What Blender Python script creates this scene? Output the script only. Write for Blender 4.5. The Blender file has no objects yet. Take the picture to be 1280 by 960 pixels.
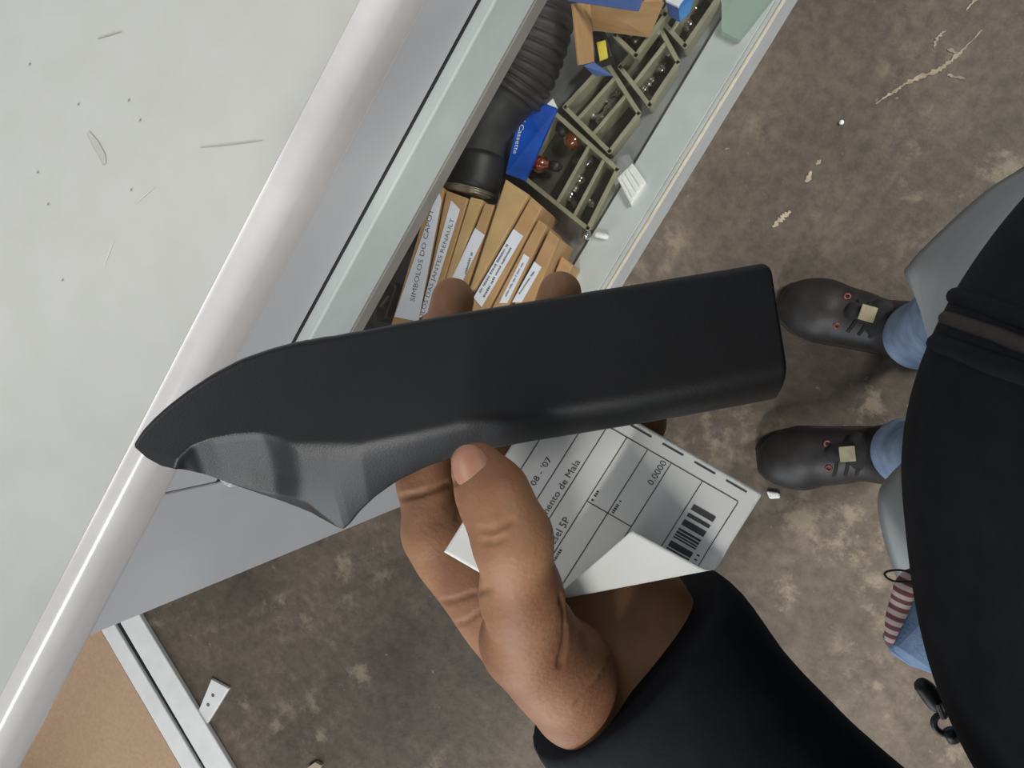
import bpy, bmesh, math, random
import numpy as np
from mathutils import Vector, Matrix
random.seed(7); np.random.seed(7)
sc = bpy.context.scene
col = sc.collection

# ------------------------------------------------------------------ camera
F_PX, CAM_H = 960.0, 1.40
_n = np.array([270., -16., F_PX]); UP = -_n / np.linalg.norm(_n)
_v = np.array([-3106., 5163., F_PX]); _v /= np.linalg.norm(_v)
YA = -(_v - (_v @ UP) * UP); YA /= np.linalg.norm(YA)
XA = np.cross(YA, UP)
M = np.array([XA, YA, UP])            # photo-camera axes (right, down, forward) -> world
CAM = np.array([0., 0., CAM_H])
cam_d = bpy.data.cameras.new('camera'); cam = bpy.data.objects.new('camera', cam_d); col.objects.link(cam)
cam_d.sensor_width = 36; cam_d.lens = F_PX / 1280 * 36; cam_d.clip_start = 0.01
mw = Matrix.Identity(4)
for r in range(3):
    mw[r][0] = M[r][0]; mw[r][1] = -M[r][1]; mw[r][2] = -M[r][2]; mw[r][3] = CAM[r]
cam.matrix_world = mw
sc.camera = cam

# ------------------------------------------------------------------ world, lamps, exposure
w = bpy.data.worlds.new('world'); sc.world = w; w.use_nodes = True
w.node_tree.nodes['Background'].inputs[0].default_value = (0.83, 0.91, 1.0, 1)
w.node_tree.nodes['Background'].inputs[1].default_value = 0.42
def area(name, loc, sx, sy, power, colr=(1, 0.98, 0.94)):
    l = bpy.data.lights.new(name, 'AREA'); l.shape = 'RECTANGLE'; l.size = sx; l.size_y = sy
    l.energy = power; l.color = colr
    o = bpy.data.objects.new(name, l); col.objects.link(o); o.location = loc
    return o
area('ceiling_lamp', (-1.25, -0.9, 2.9), 0.22, 1.5, 15)
area('ceiling_lamp', (1.25, -2.2, 2.9), 0.22, 1.5, 84)
area('ceiling_lamp', (1.35, 2.1, 2.9), 0.22, 1.5, 128)
door = area('doorway_daylight', (0.9, -3.6, 1.15), 1.6, 2.1, 54, (0.86, 0.93, 1.0))     # open shop door
door.rotation_euler = (math.radians(90), 0, math.radians(14))
sc.view_settings.view_transform = 'Standard'
sc.view_settings.look = 'None'
sc.view_settings.gamma = 1.0
sc.view_settings.use_curve_mapping = False
sc.view_settings.exposure = 0.08

# ------------------------------------------------------------------ helpers
def ray(x, y): return M @ np.array([x - 640., y - 480., F_PX])
def pz(x, y, z):                       # photo pixel -> point on the level z
    r = ray(x, y); return CAM + r * ((z - CAM_H) / r[2])
def pd(x, y, d): return CAM + ray(x, y) * (d / F_PX)      # photo pixel at a depth from the camera
def px_at_x(x, y, X):                  # photo pixel -> point on the vertical plane X
    r = ray(x, y); return CAM + r * (X / r[0])

def s2l(c):
    return tuple(((v / 255) / 12.92 if v / 255 <= 0.04045 else ((v / 255 + 0.055) / 1.055) ** 2.4) for v in c)

MATS = {}
def mat(name, c, rough=0.6, c2=None, scale=30, bump=0, bscale=None, metal=0, spec=0.5, detail=4, lo=0.35, hi=0.65, sss=0, stretch=None):
    if name in MATS: return MATS[name]
    m = bpy.data.materials.new(name); m.use_nodes = True; MATS[name] = m
    nt = m.node_tree; b = nt.nodes['Principled BSDF']
    b.inputs['Base Color'].default_value = (*s2l(c), 1)
    b.inputs['Roughness'].default_value = rough; b.inputs['Metallic'].default_value = metal
    b.inputs['Specular IOR Level'].default_value = spec
    tc = nt.nodes.new('ShaderNodeTexCoord'); src = tc.outputs['Object']
    if stretch:
        mp = nt.nodes.new('ShaderNodeMapping'); mp.inputs['Scale'].default_value = stretch
        nt.links.new(src, mp.inputs['Vector']); src = mp.outputs['Vector']
    if c2 is not None:
        n = nt.nodes.new('ShaderNodeTexNoise'); n.inputs['Scale'].default_value = scale; n.inputs['Detail'].default_value = detail
        nt.links.new(src, n.inputs['Vector'])
        r = nt.nodes.new('ShaderNodeValToRGB')
        r.color_ramp.elements[0].position = lo; r.color_ramp.elements[1].position = hi
        r.color_ramp.elements[0].color = (*s2l(c), 1); r.color_ramp.elements[1].color = (*s2l(c2), 1)
        nt.links.new(n.outputs['Fac'], r.inputs['Fac']); nt.links.new(r.outputs['Color'], b.inputs['Base Color'])
    if bump:
        n2 = nt.nodes.new('ShaderNodeTexNoise'); n2.inputs['Scale'].default_value = bscale or scale * 3; n2.inputs['Detail'].default_value = 3
        nt.links.new(src, n2.inputs['Vector'])
        bp = nt.nodes.new('ShaderNodeBump'); bp.inputs['Strength'].default_value = bump; bp.inputs['Distance'].default_value = 0.001
        nt.links.new(n2.outputs['Fac'], bp.inputs['Height']); nt.links.new(bp.outputs['Normal'], b.inputs['Normal'])
    if sss:
        b.inputs['Subsurface Weight'].default_value = sss
        b.inputs['Subsurface Radius'].default_value = (0.006, 0.002, 0.001); b.inputs['Subsurface Scale'].default_value = 1.0
    return m

def pane_mat(name, tint, refl=1.0, rough=0.0, ior=1.45, body=0.0, bodyc=(200, 210, 205)):
    if name in MATS: return MATS[name]
    m = bpy.data.materials.new(name); m.use_nodes = True; MATS[name] = m
    nt = m.node_tree; nt.nodes.clear()
    out = nt.nodes.new('ShaderNodeOutputMaterial')
    t = nt.nodes.new('ShaderNodeBsdfTransparent'); t.inputs[0].default_value = (*tint, 1)
    d = nt.nodes.new('ShaderNodeBsdfDiffuse'); d.inputs[0].default_value = (*s2l(bodyc), 1)
    mx0 = nt.nodes.new('ShaderNodeMixShader'); mx0.inputs[0].default_value = body
    nt.links.new(t.outputs[0], mx0.inputs[1]); nt.links.new(d.outputs[0], mx0.inputs[2])
    g = nt.nodes.new('ShaderNodeBsdfGlossy'); g.inputs['Roughness'].default_value = rough
    fr = nt.nodes.new('ShaderNodeFresnel'); fr.inputs[0].default_value = ior
    mu = nt.nodes.new('ShaderNodeMath'); mu.operation = 'MULTIPLY'; mu.inputs[1].default_value = refl
    nt.links.new(fr.outputs[0], mu.inputs[0])
    mx = nt.nodes.new('ShaderNodeMixShader')
    nt.links.new(mu.outputs[0], mx.inputs[0]); nt.links.new(mx0.outputs[0], mx.inputs[1]); nt.links.new(g.outputs[0], mx.inputs[2])
    nt.links.new(mx.outputs[0], out.inputs[0])
    return m

ORG = {}
def obj(name, verts, faces, m, parent=None, smooth=False, **props):
    """verts in world space; the object's origin sits at its base (or at its parent's origin)"""
    v = np.asarray(verts, float)
    if parent is None:
        lo, hi = v.min(0), v.max(0); o0 = np.array([(lo[0] + hi[0]) / 2, (lo[1] + hi[1]) / 2, lo[2]])
    else:
        o0 = ORG[parent.name]
    me = bpy.data.meshes.new(name)
    me.from_pydata((v - o0).tolist(), [], [list(map(int, f)) for f in faces]); me.update()
    o = bpy.data.objects.new(name, me); col.objects.link(o)
    if m: me.materials.append(m)
    if smooth:
        me.polygons.foreach_set('use_smooth', [True] * len(me.polygons))
    if parent is None: o.location = o0
    else: o.parent = parent
    ORG[o.name] = o0
    for k, val in props.items(): o[k] = val
    return o
def thing(name, label, cat, loc, group=None):
    o = bpy.data.objects.new(name, None); col.objects.link(o); o.location = loc
    o.empty_display_size = 0.02
    ORG[o.name] = np.array(loc, float)
    o['label'] = label; o['category'] = cat
    if group: o['group'] = group
    return o
def fixn(o):
    bm = bmesh.new(); bm.from_mesh(o.data); bmesh.ops.recalc_face_normals(bm, faces=bm.faces); bm.to_mesh(o.data); bm.free(); return o
def bevel(o, wdt=0.002, seg=2, ang=35):
    md = o.modifiers.new('bevel', 'BEVEL'); md.width = wdt; md.segments = seg; md.limit_method = 'ANGLE'; md.angle_limit = math.radians(ang)
    return o

def box_vf(lo, hi):
    x0, y0, z0 = lo; x1, y1, z1 = hi
    v = [(x0, y0, z0), (x1, y0, z0), (x1, y1, z0), (x0, y1, z0), (x0, y0, z1), (x1, y0, z1), (x1, y1, z1), (x0, y1, z1)]
    f = [(3, 2, 1, 0), (4, 5, 6, 7), (0, 1, 5, 4), (1, 2, 6, 5), (2, 3, 7, 6), (3, 0, 4, 7)]
    return v, f
def join_vf(parts):
    V, Fc = [], []
    for v, f in parts:
        n = len(V); V += [tuple(p) for p in v]; Fc += [tuple(i + n for i in q) for q in f]
    return V, Fc
def prism(top, bot):
    """closed solid between two equal loops (top/bottom)"""
    n = len(top); v = list(map(tuple, top)) + list(map(tuple, bot))
    f = [tuple(range(n)), tuple(range(2 * n - 1, n - 1, -1))]
    f += [(i, n + i, n + (i + 1) % n, (i + 1) % n) for i in range(n)]
    return v, f
def bar(a, b, wv, hv):
    """box bar from a to b with half vectors wv, hv"""
    a, b, wv, hv = map(np.asarray, (a, b, wv, hv))
    t = [a - wv + hv, a + wv + hv, b + wv + hv, b - wv + hv]; bt = [p - 2 * hv for p in t]
    return prism(t, bt)
def extrude_y(profile, y0, y1):
    n = len(profile)
    v = [(x, y0, z) for x, z in profile] + [(x, y1, z) for x, z in profile]
    f = [(i, (i + 1) % n, n + (i + 1) % n, n + i) for i in range(n)] + [tuple(range(n - 1, -1, -1)), tuple(range(n, 2 * n))]
    return v, f
def catmull(pts, n=12):
    P = [np.asarray(p, float) for p in pts]; P = [2 * P[0] - P[1]] + P + [2 * P[-1] - P[-2]]
    out = []
    for i in range(1, len(P) - 2):
        for k in range(n):
            t = k / n; a, b, c, d = P[i - 1], P[i], P[i + 1], P[i + 2]
            out.append(0.5 * (2 * b + (c - a) * t + (2 * a - 5 * b + 4 * c - d) * t * t + (3 * b - a - 3 * c + d) * t ** 3))
    out.append(P[-2]); return out
def tube(path, radii, seg=20, cap=True):
    path = [np.asarray(p, float) for p in path]; n = len(path)
    if np.isscalar(radii): radii = [radii] * n
    V, Fc = [], []
    T = path[1] - path[0]; T /= np.linalg.norm(T)
    ref = np.array([0, 0, 1.]) if abs(T[2]) < 0.9 else np.array([1., 0, 0])
    N = np.cross(T, ref); N /= np.linalg.norm(N)
    for i in range(n):
        T = path[min(i + 1, n - 1)] - path[max(i - 1, 0)]; T /= max(np.linalg.norm(T), 1e-9)
        N = N - (N @ T) * T; N /= np.linalg.norm(N); B = np.cross(T, N)
        for k in range(seg):
            a = 2 * math.pi * k / seg
            V.append(tuple(path[i] + radii[i] * (math.cos(a) * N + math.sin(a) * B)))
    for i in range(n - 1):
        for k in range(seg):
            Fc.append((i * seg + k, i * seg + (k + 1) % seg, (i + 1) * seg + (k + 1) % seg, (i + 1) * seg + k))
    if cap:
        Fc.append(tuple(range(seg - 1, -1, -1))); Fc.append(tuple(range((n - 1) * seg, n * seg)))
    return V, Fc
def lathe(c, axis, prof, seg=20):
    """prof: (distance along axis, radius)"""
    axis = np.asarray(axis, float); axis /= np.linalg.norm(axis)
    return tube([np.asarray(c) + axis * h for h, r in prof], [r for h, r in prof], seg)
def text_vf(body, p0, ex, ey, length=None, height=None, off=None):
    cu = bpy.data.curves.new('t', 'FONT'); cu.body = body; cu.resolution_u = 2
    o = bpy.data.objects.new('t', cu); col.objects.link(o)
    bpy.context.view_layer.update()
    me = bpy.data.meshes.new_from_object(o.evaluated_get(bpy.context.evaluated_depsgraph_get()))
    v = np.array([tuple(q.co) for q in me.vertices]); f = [tuple(p.vertices) for p in me.polygons]
    bpy.data.objects.remove(o); bpy.data.curves.remove(cu); bpy.data.meshes.remove(me)
    wd = v[:, 0].max() - v[:, 0].min(); v[:, 0] -= v[:, 0].min()
    cap = 0.73
    sx = (length / wd) if length else (height / cap); sy = (height / cap) if height else sx
    return v[:, 0] * sx, v[:, 1] * sy, f
def blur_print(n, length, height):
    """a line of print too small to read: a row of uneven ink strokes"""
    rnd = random.Random(n * 17 + int(height * 1e6) % 97); x, U, V, f = 0.0, [], [], []
    while x < length:
        w_ = min(rnd.uniform(0.25, 0.6) * height, length - x); h0, h1 = rnd.uniform(0, .15) * height, rnd.uniform(.7, 1) * height; k = len(U)
        U += [x, x + w_, x + w_, x]; V += [h0, h0, h1, h1]; f.append((k, k + 1, k + 2, k + 3))
        x += w_ + height * (0.9 if rnd.random() < .18 else 0.22)
    return np.array(U), np.array(V), f
def text3d(body, p0, ex, ey, length=None, height=None, off=(0, 0, 0)):
    u, v, f = text_vf(body, p0, ex, ey, length, height) if isinstance(body, str) else blur_print(body, length, height)
    ex = np.asarray(ex, float); ex /= np.linalg.norm(ex); ey = np.asarray(ey, float); ey /= np.linalg.norm(ey)
    P = np.asarray(p0) + np.asarray(off) + u[:, None] * ex + v[:, None] * ey
    return P, f

# ---- smooth-union solids on a voxel grid, meshed with surface nets (for bodies and cloth)
def smin(a, b, k):
    h = np.clip(0.5 + 0.5 * (b - a) / k, 0, 1); return b * (1 - h) + a * h - k * h * (1 - h)
def rcone(p, a, b, ra, rb):
    ba = b - a; l2 = float(ba @ ba)
    t = np.clip(((p - a) @ ba) / max(l2, 1e-12), 0, 1)
    return np.linalg.norm(p - a - t[..., None] * ba, axis=-1) - (ra + (rb - ra) * t)
def sdf_mesh(prims, h, k, cuts=()):
    """prims: (a, b, ra, rb[, k]); cuts: same, carved away"""
    A = np.array([np.minimum(p[0], p[1]) - max(p[2], p[3]) for p in prims]).min(0) - 3 * h
    B = np.array([np.maximum(p[0], p[1]) + max(p[2], p[3]) for p in prims]).max(0) + 3 * h
    n = np.ceil((B - A) / h).astype(int) + 1
    Fv = np.full(n, 1.0, np.float32)
    def sub(p, mg):
        r = max(p[2], p[3]) + mg
        i0 = np.clip(((np.minimum(p[0], p[1]) - r - A) / h).astype(int), 0, n - 1)
        i1 = np.clip(((np.maximum(p[0], p[1]) + r - A) / h).astype(int) + 2, 1, n)
        g = np.stack(np.meshgrid(*[A[q] + h * np.arange(i0[q], i1[q]) for q in range(3)], indexing='ij'), -1).astype(np.float32)
        return tuple(slice(i0[q], i1[q]) for q in range(3)), g
    for p in prims:
        p = (np.asarray(p[0], float), np.asarray(p[1], float)) + tuple(p[2:])
        kk = p[4] if len(p) > 4 else k
        sl, g = sub(p, kk + 3 * h)
        d = rcone(g, p[0].astype(np.float32), p[1].astype(np.float32), p[2], p[3])
        Fv[sl] = smin(Fv[sl], d, kk)
    for p in cuts:
        p = (np.asarray(p[0], float), np.asarray(p[1], float)) + tuple(p[2:])
        kk = p[4] if len(p) > 4 else k
        sl, g = sub(p, kk + 3 * h)
        d = rcone(g, p[0].astype(np.float32), p[1].astype(np.float32), p[2], p[3])
        Fv[sl] = -smin(-Fv[sl], d, kk)
    return nets(Fv, A, h)
def nets(Fv, A, h):
    s = Fv < 0; n = np.array(Fv.shape)
    cs = tuple(n - 1); cnt = np.zeros(cs, np.int8)
    acc = np.zeros(cs + (3,), np.float32)
    corner = [(i, j, k) for i in (0, 1) for j in (0, 1) for k in (0, 1)]
    def cut(c): return tuple(slice(c[q], n[q] - 1 + c[q]) for q in range(3))
    for ax in range(3):
        for c in corner:
            if c[ax]: continue
            c2 = list(c); c2[ax] = 1; c2 = tuple(c2)
            f0, f1 = Fv[cut(c)], Fv[cut(c2)]
            m = (f0 < 0) != (f1 < 0)
            if not m.any(): continue
            t = f0[m] / (f0[m] - f1[m])
            pt = np.tile(np.array(c, np.float32), (len(t), 1)); pt[:, ax] += t
            acc[m] += pt; cnt[m] += 1
    act = cnt > 0
    idx = np.full(cs, -1, np.int64); idx[act] = np.arange(act.sum())
    ijk = np.argwhere(act)
    V = A + h * (ijk + acc[act] / cnt[act][:, None])
    faces = []
    for ax in range(3):
        b, c = [(1, 2), (2, 0), (0, 1)][ax]
        sl0 = [slice(1, n[q] - 1) for q in range(3)]; sl0[ax] = slice(0, n[ax] - 1)
        sl1 = list(sl0); sl1[ax] = slice(1, n[ax])
        s0, s1 = s[tuple(sl0)], s[tuple(sl1)]
        e = np.argwhere(s0 != s1)
        if not len(e): continue
        flip = s0[tuple(e.T)]
        base = e.copy()
        for q in range(3):
            if q != ax: base[:, q] += 1
        def cell(db, dc):
            k = base.copy(); k[:, b] -= db; k[:, c] -= dc; return idx[tuple(k.T)]
        q = np.stack([cell(1, 1), cell(0, 1), cell(0, 0), cell(1, 0)], 1)
        q[~flip] = q[~flip][:, ::-1]
        faces.append(q)
    return V, np.concatenate(faces)

# ------------------------------------------------------------------ floor
STAINS = [(1262, 226, 44), (1145, 250, 13), (1128, 226, 9), (1200, 245, 8), (1258, 192, 10), (1108, 664, 34), (1050, 680, 40), (1000, 650, 34), (985, 745, 26), (1080, 560, 30),
          (1085, 505, 34), (1060, 640, 30), (1096, 858, 9), (1108, 895, 11), (380, 780, 22), (350, 750, 14), (450, 838, 24), (308, 882, 22), (430, 710, 30), (470, 690, 24), (400, 920, 20), (345, 905, 16), (1190, 940, 22)]
def floor_mat():
    m = bpy.data.materials.new('stained_concrete'); m.use_nodes = True; nt = m.node_tree; b = nt.nodes['Principled BSDF']
    tc = nt.nodes.new('ShaderNodeTexCoord')
    def noise(sc_, det=6, rg=0.6):
        n = nt.nodes.new('ShaderNodeTexNoise'); n.inputs['Scale'].default_value = sc_; n.inputs['Detail'].default_value = det
        n.inputs['Roughness'].default_value = rg; nt.links.new(tc.outputs['Object'], n.inputs['Vector']); return n
    def ramp(n, p0, p1, c0, c1):
        r = nt.nodes.new('ShaderNodeValToRGB'); r.color_ramp.elements[0].position = p0; r.color_ramp.elements[1].position = p1
        r.color_ramp.elements[0].color = c0; r.color_ramp.elements[1].color = c1; nt.links.new(n, r.inputs['Fac']); return r
    base = ramp(noise(2.6, 8).outputs['Fac'], 0.33, 0.68, (*s2l((70, 62, 54)), 1), (*s2l((108, 96, 84)), 1))
    fine = ramp(noise(45, 5, 0.7).outputs['Fac'], 0.28, 0.72, (0.58, 0.58, 0.58, 1), (1.22, 1.2, 1.16, 1))
    mul = nt.nodes.new('ShaderNodeMix'); mul.data_type = 'RGBA'; mul.blend_type = 'MULTIPLY'; mul.inputs['Factor'].default_value = 1
    nt.links.new(base.outputs[0], mul.inputs['A']); nt.links.new(fine.outputs[0], mul.inputs['B'])
    # worn pale plaster patches: large zones x speckle
    z1 = ramp(noise(3.1, 3).outputs['Fac'], 0.50, 0.66, (0, 0, 0, 1), (1, 1, 1, 1))
    z2 = ramp(noise(22, 9, 0.72).outputs['Fac'], 0.50, 0.64, (0, 0, 0, 1), (1, 1, 1, 1))
    zz = nt.nodes.new('ShaderNodeMath'); zz.operation = 'MULTIPLY'
    nt.links.new(z1.outputs[0], zz.inputs[0]); nt.links.new(z2.outputs[0], zz.inputs[1])
    sp = ramp(noise(60, 4, 0.5).outputs['Fac'], 0.70, 0.76, (0, 0, 0, 1), (1, 1, 1, 1))
    mxx = nt.nodes.new('ShaderNodeMath'); mxx.operation = 'MAXIMUM'
    nt.links.new(zz.outputs[0], mxx.inputs[0]); nt.links.new(sp.outputs[0], mxx.inputs[1])
    # individual worn patches with ragged edges
    cur = mxx.outputs[0]
    rag = noise(17, 14, 0.8).outputs['Fac']; geo = nt.nodes.new('ShaderNodeNewGeometry')
    for (sx_, sy_, sr_) in STAINS:
        c_ = pz(sx_, sy_, 0.0); vd = nt.nodes.new('ShaderNodeVectorMath'); vd.operation = 'DISTANCE'; vd.inputs[1].default_value = tuple(c_)
        nt.links.new(geo.outputs['Position'], vd.inputs[0])
        a1 = nt.nodes.new('ShaderNodeMath'); a1.operation = 'DIVIDE'; a1.inputs[1].default_value = sr_ * 1.4 / 960; nt.links.new(vd.outputs['Value'], a1.inputs[0])
        a2 = nt.nodes.new('ShaderNodeMath'); a2.operation = 'MULTIPLY_ADD'; a2.inputs[1].default_value = 5.5; nt.links.new(rag, a2.inputs[0]); nt.links.new(a1.outputs[0], a2.inputs[2])
        rp = ramp(a2.outputs[0], 0.0, 1.0, (0, 0, 0, 1), (1, 1, 1, 1)); nt.nodes.remove(rp)
        mr = nt.nodes.new('ShaderNodeMapRange'); mr.inputs['From Min'].default_value = 2.75; mr.inputs['From Max'].default_value = 3.35
        mr.inputs['To Min'].default_value = 0.8; mr.inputs['To Max'].default_value = 0.0; nt.links.new(a2.outputs[0], mr.inputs['Value'])
        mm = nt.nodes.new('ShaderNodeMath'); mm.operation = 'MAXIMUM'; nt.links.new(cur, mm.inputs[0]); nt.links.new(mr.outputs[0], mm.inputs[1]); cur = mm.outputs[0]
    sc3 = nt.nodes.new('ShaderNodeMath'); sc3.operation = 'MULTIPLY'; sc3.inputs[1].default_value = 0.6
    nt.links.new(cur, sc3.inputs[0])
    mx = nt.nodes.new('ShaderNodeMix'); mx.data_type = 'RGBA'
    mx.inputs['B'].default_value = (*s2l((152, 139, 118)), 1)
    nt.links.new(sc3.outputs[0], mx.inputs['Factor']); nt.links.new(mul.outputs['Result'], mx.inputs['A'])
    nt.links.new(mx.outputs['Result'], b.inputs['Base Color'])
    b.inputs['Roughness'].default_value = 0.62; b.inputs['Specular IOR Level'].default_value = 0.35
    bp = nt.nodes.new('ShaderNodeBump'); bp.inputs['Strength'].default_value = 0.5; bp.inputs['Distance'].default_value = 0.002
    nt.links.new(fine.outputs[0], bp.inputs['Height']); nt.links.new(bp.outputs[0], b.inputs['Normal'])
    return m
g = 30
fv = [(-5 + 10 * i / g, -5 + 10 * j / g, 0) for j in range(g + 1) for i in range(g + 1)]
ff = [(j * (g + 1) + i, j * (g + 1) + i + 1, (j + 1) * (g + 1) + i + 1, (j + 1) * (g + 1) + i) for j in range(g) for i in range(g)]
floor = obj('floor', fv, ff, floor_mat(), kind='structure', label='worn brown grey concrete floor with pale plaster stains')
plaster = mat('pale_plaster', (172, 158, 136), 0.85, (140, 126, 108), 60, bump=0.6, bscale=120)
def crack(pts, wmm, name='plaster_crack'):
    P = catmull([pz(x, y, 0.0) for x, y in pts], 8)
    L, R = [], []
    for i, p in enumerate(P):
        t = P[min(i + 1, len(P) - 1)] - P[max(i - 1, 0)]; nrm = np.array([-t[1], t[0], 0]); nrm /= np.linalg.norm(nrm)
        q = wmm / 1000 * (0.35 + 1.1 * random.random()) * math.sin(math.pi * (i + 0.6) / (len(P) + 0.2)) ** 0.5
        jit = nrm * random.uniform(-1, 1) * 0.0012
        L.append(p + nrm * q / 2 + jit); R.append(p - nrm * q / 2 + jit)
    n = len(P); V = [(*q[:2], 0.0012) for q in L] + [(*q[:2], 0.0012) for q in R]
    obj(name, V, [(i, n + i, n + i + 1, i + 1) for i in range(n - 1)], plaster, floor)
crack([(1228, 38), (1200, 66), (1184, 80), (1168, 90), (1148, 97), (1130, 106), (1114, 117), (1094, 130)], 7)
crack([(1222, -5), (1208, 14)], 5); crack([(1182, 38), (1172, 48), (1167, 60)], 5)
crack([(1184, 62), (1196, 66)], 5); crack([(1184, 94), (1206, 99)], 4)
crack([(988, 264), (978, 272), (966, 284)], 9); crack([(1014, 214), (1008, 228)], 10); crack([(1026, 200), (1020, 206)], 8)

# ------------------------------------------------------------------ display counter
top_m = mat('painted_top', (175, 175, 170), 0.42, (170, 170, 164), 30, bump=0.10, bscale=160, lo=0.3, hi=0.72)
nose_m = mat('nosing_plastic', (194, 191, 189), 0.2, (189, 186, 184), 90, lo=0.3, hi=0.8, spec=0.6)
grey_m = mat('grey_laminate', (174, 175, 177), 0.45, (170, 171, 173), 8)
alu_m = mat('aluminium_profile', (184, 191, 188), 0.42, (179, 186, 183), 40, spec=0.5)
alud_m = mat('aluminium_lip', (128, 124, 119), 0.5, (120, 116, 112), 30)
base_m = mat('base_board', (188, 192, 190), 0.5, (180, 184, 182), 20)
dark_m = mat('painted_gap_shade', (22, 22, 22), 0.8, (28, 28, 28), 30)  # near-black colour standing in for the shade inside gaps
shelf_m = mat('case_floor', (138, 140, 139), 0.5, (118, 121, 120), 9)
XF = -0.268
YE = -0.392                                  # end of the showcase
ctr = thing('showcase_counter', 'pale grey shop counter with a glazed display case under its rounded top', 'counter', (-0.6, 0.35, 0))
bevel(obj('countertop', *box_vf((-1.0, -1.75, 0.962), (XF - 0.0155, 1.6, 0.9985)), top_m, ctr), 0.001)
pf = [(XF - 0.0158, 0.9600)] + [(XF - 0.0158, 0.9990)]
for k in range(13):
    a = math.pi / 2 * (1 - k / 12) ; pf.append((XF - 0.0150 + 0.0150 * math.cos(a), 0.9850 + 0.0150 * math.sin(a)))
pf += [(XF, 0.966), (XF - 0.002, 0.9600)]
fixn(obj('edge_nosing', *extrude_y(pf, -1.75, 1.6), nose_m, ctr))
bpy.data.objects['edge_nosing'].data.polygons.foreach_set('use_smooth', [True] * len(bpy.data.objects['edge_nosing'].data.polygons))
md = bpy.data.objects['edge_nosing'].modifiers.new('b', 'EDGE_SPLIT'); md.split_angle = math.radians(40)
XP = XF - 0.004                              # face of the panels
y_fs = -0.268                                # fascia starts beside the end panel
bevel(obj('end_panel', *box_vf((XP - 0.60, YE, 0.0), (XP, y_fs - 0.0015, 0.960)), grey_m, ctr), 0.0008)
bevel(obj('fascia', *box_vf((XP - 0.02, y_fs, 0.902), (XP, 1.6, 0.960)), grey_m, ctr), 0.0008)
obj('gap_shade_strip', *box_vf((XP - 0.02, y_fs, 0.8985), (XP + 0.0004, 1.6, 0.9018)), dark_m, ctr)  # no real recess: slightly proud strip, gap shade put into its colour
bevel(obj('top_rail', *box_vf((XP - 0.03, y_fs, 0.846), (XP + 0.010, 1.6, 0.8985)), alu_m, ctr), 0.0015)
bevel(obj('rail_lip', *box_vf((XP - 0.03, y_fs, 0.829), (XP + 0.0112, 1.6, 0.8455)), alud_m, ctr), 0.0008)
XB = -0.239
glass = pane_mat('clear_glass', (0.985, 0.995, 0.99), 0.13)
fixn(obj('glass_pane', *extrude_y([(XB - .0085, .1006), (XB - .0025, .1006), (XP + .0100, .8288), (XP + .0040, .8288)], y_fs, 1.6), glass, ctr))
bevel(obj('base_rail', *box_vf((XB - 0.014, YE, 0.0), (XB, 1.6, 0.098)), base_m, ctr), 0.0015)
seal = mat('glass_seal', (205, 192, 170), 0.5, (190, 176, 152), 60)
obj('glass_seal', *box_vf((XB - 0.0050, y_fs, 0.0982), (XB - 0.0008, 1.6, 0.1005)), seal, ctr)
ZS = 0.085
xi = pz(880, 60, 0.098)[0]
bevel(obj('inner_rail', *box_vf((xi, y_fs, 0.0), (XB - 0.0142, 1.6, 0.098)), base_m, ctr), 0.001)
obj('case_floor', *box_vf((-0.95, y_fs, 0.0), (xi - 0.0005, 1.6, ZS)), shelf_m, ctr)
obj('end_panel', *box_vf((-0.95, 1.58, ZS), (XB - 0.015, 1.6, 0.829)), grey_m, ctr)
obj('back_panel', *box_vf((-0.97, y_fs, ZS), (-0.952, 1.6, 0.960)), grey_m, ctr)
obj('case_ceiling', *box_vf((-0.95, y_fs, 0.945), (XP - 0.031, 1.6, 0.961)), grey_m, ctr)
obj('far_support', *box_vf((-0.95, -1.75, 0.0), (XP - 0.3, -1.72, 0.961)), grey_m, ctr)
# scuffs and pits on the worn top
scuff = mat('scuff_mark', (156, 155, 147), 0.7, (148, 147, 138), 200)
pale = mat('pale_scratch', (198, 198, 194), 0.5, (192, 192, 187), 200)
pit = mat('dark_pit', (128, 126, 120), 0.8, (112, 110, 104), 300)
def strip_px(pts, wpx, m, name, zz=0.9991):
    P = [pz(x, y, zz) for x, y in pts]; L, R = [], []
    for i, p in enumerate(P):
        t = P[min(i + 1, len(P) - 1)] - P[max(i - 1, 0)]; nr = np.array([-t[1], t[0], 0]); nr /= np.linalg.norm(nr)
        hw = wpx * 0.4 / 960 / 2 * (0.3 + math.sin(math.pi * (i + 0.3) / (len(P) - 0.4)))
        L.append(p + nr * hw); R.append(p - nr * hw)
    n = len(P); obj(name, L + R, [(i, n + i, n + i + 1, i + 1) for i in range(n - 1)], m, ctr)
strip_px([(250, 184), (280, 181), (305, 178), (328, 175)], 1.4, scuff, 'scratch')
strip_px([(122, 48), (138, 43), (152, 39)], 1.8, scuff, 'scratch')
strip_px([(170, 254), (182, 243), (194, 233)], 1.2, pale, 'scratch'); strip_px([(130, 332), (136, 316), (142, 300)], 1.2, pale, 'scratch')
strip_px([(110, 165), (120, 180), (128, 195), (131, 205)], 9, mat('smudge', (168, 167, 160), 0.6, (162, 161, 153), 200), 'smudge')
for x, y in [(161, 125), (175, 150), (60, 255), (164, 237), (37, 80), (47, 215), (78, 350), (98, 130)]:
    c = pz(x, y, 0.9991); obj('pit', [c + np.array([0.0006 * math.cos(a), 0.0009 * math.sin(a), 0]) for a in np.linspace(0, 2 * math.pi, 8)[:-1]], [tuple(range(7))], pit, ctr)

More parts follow.
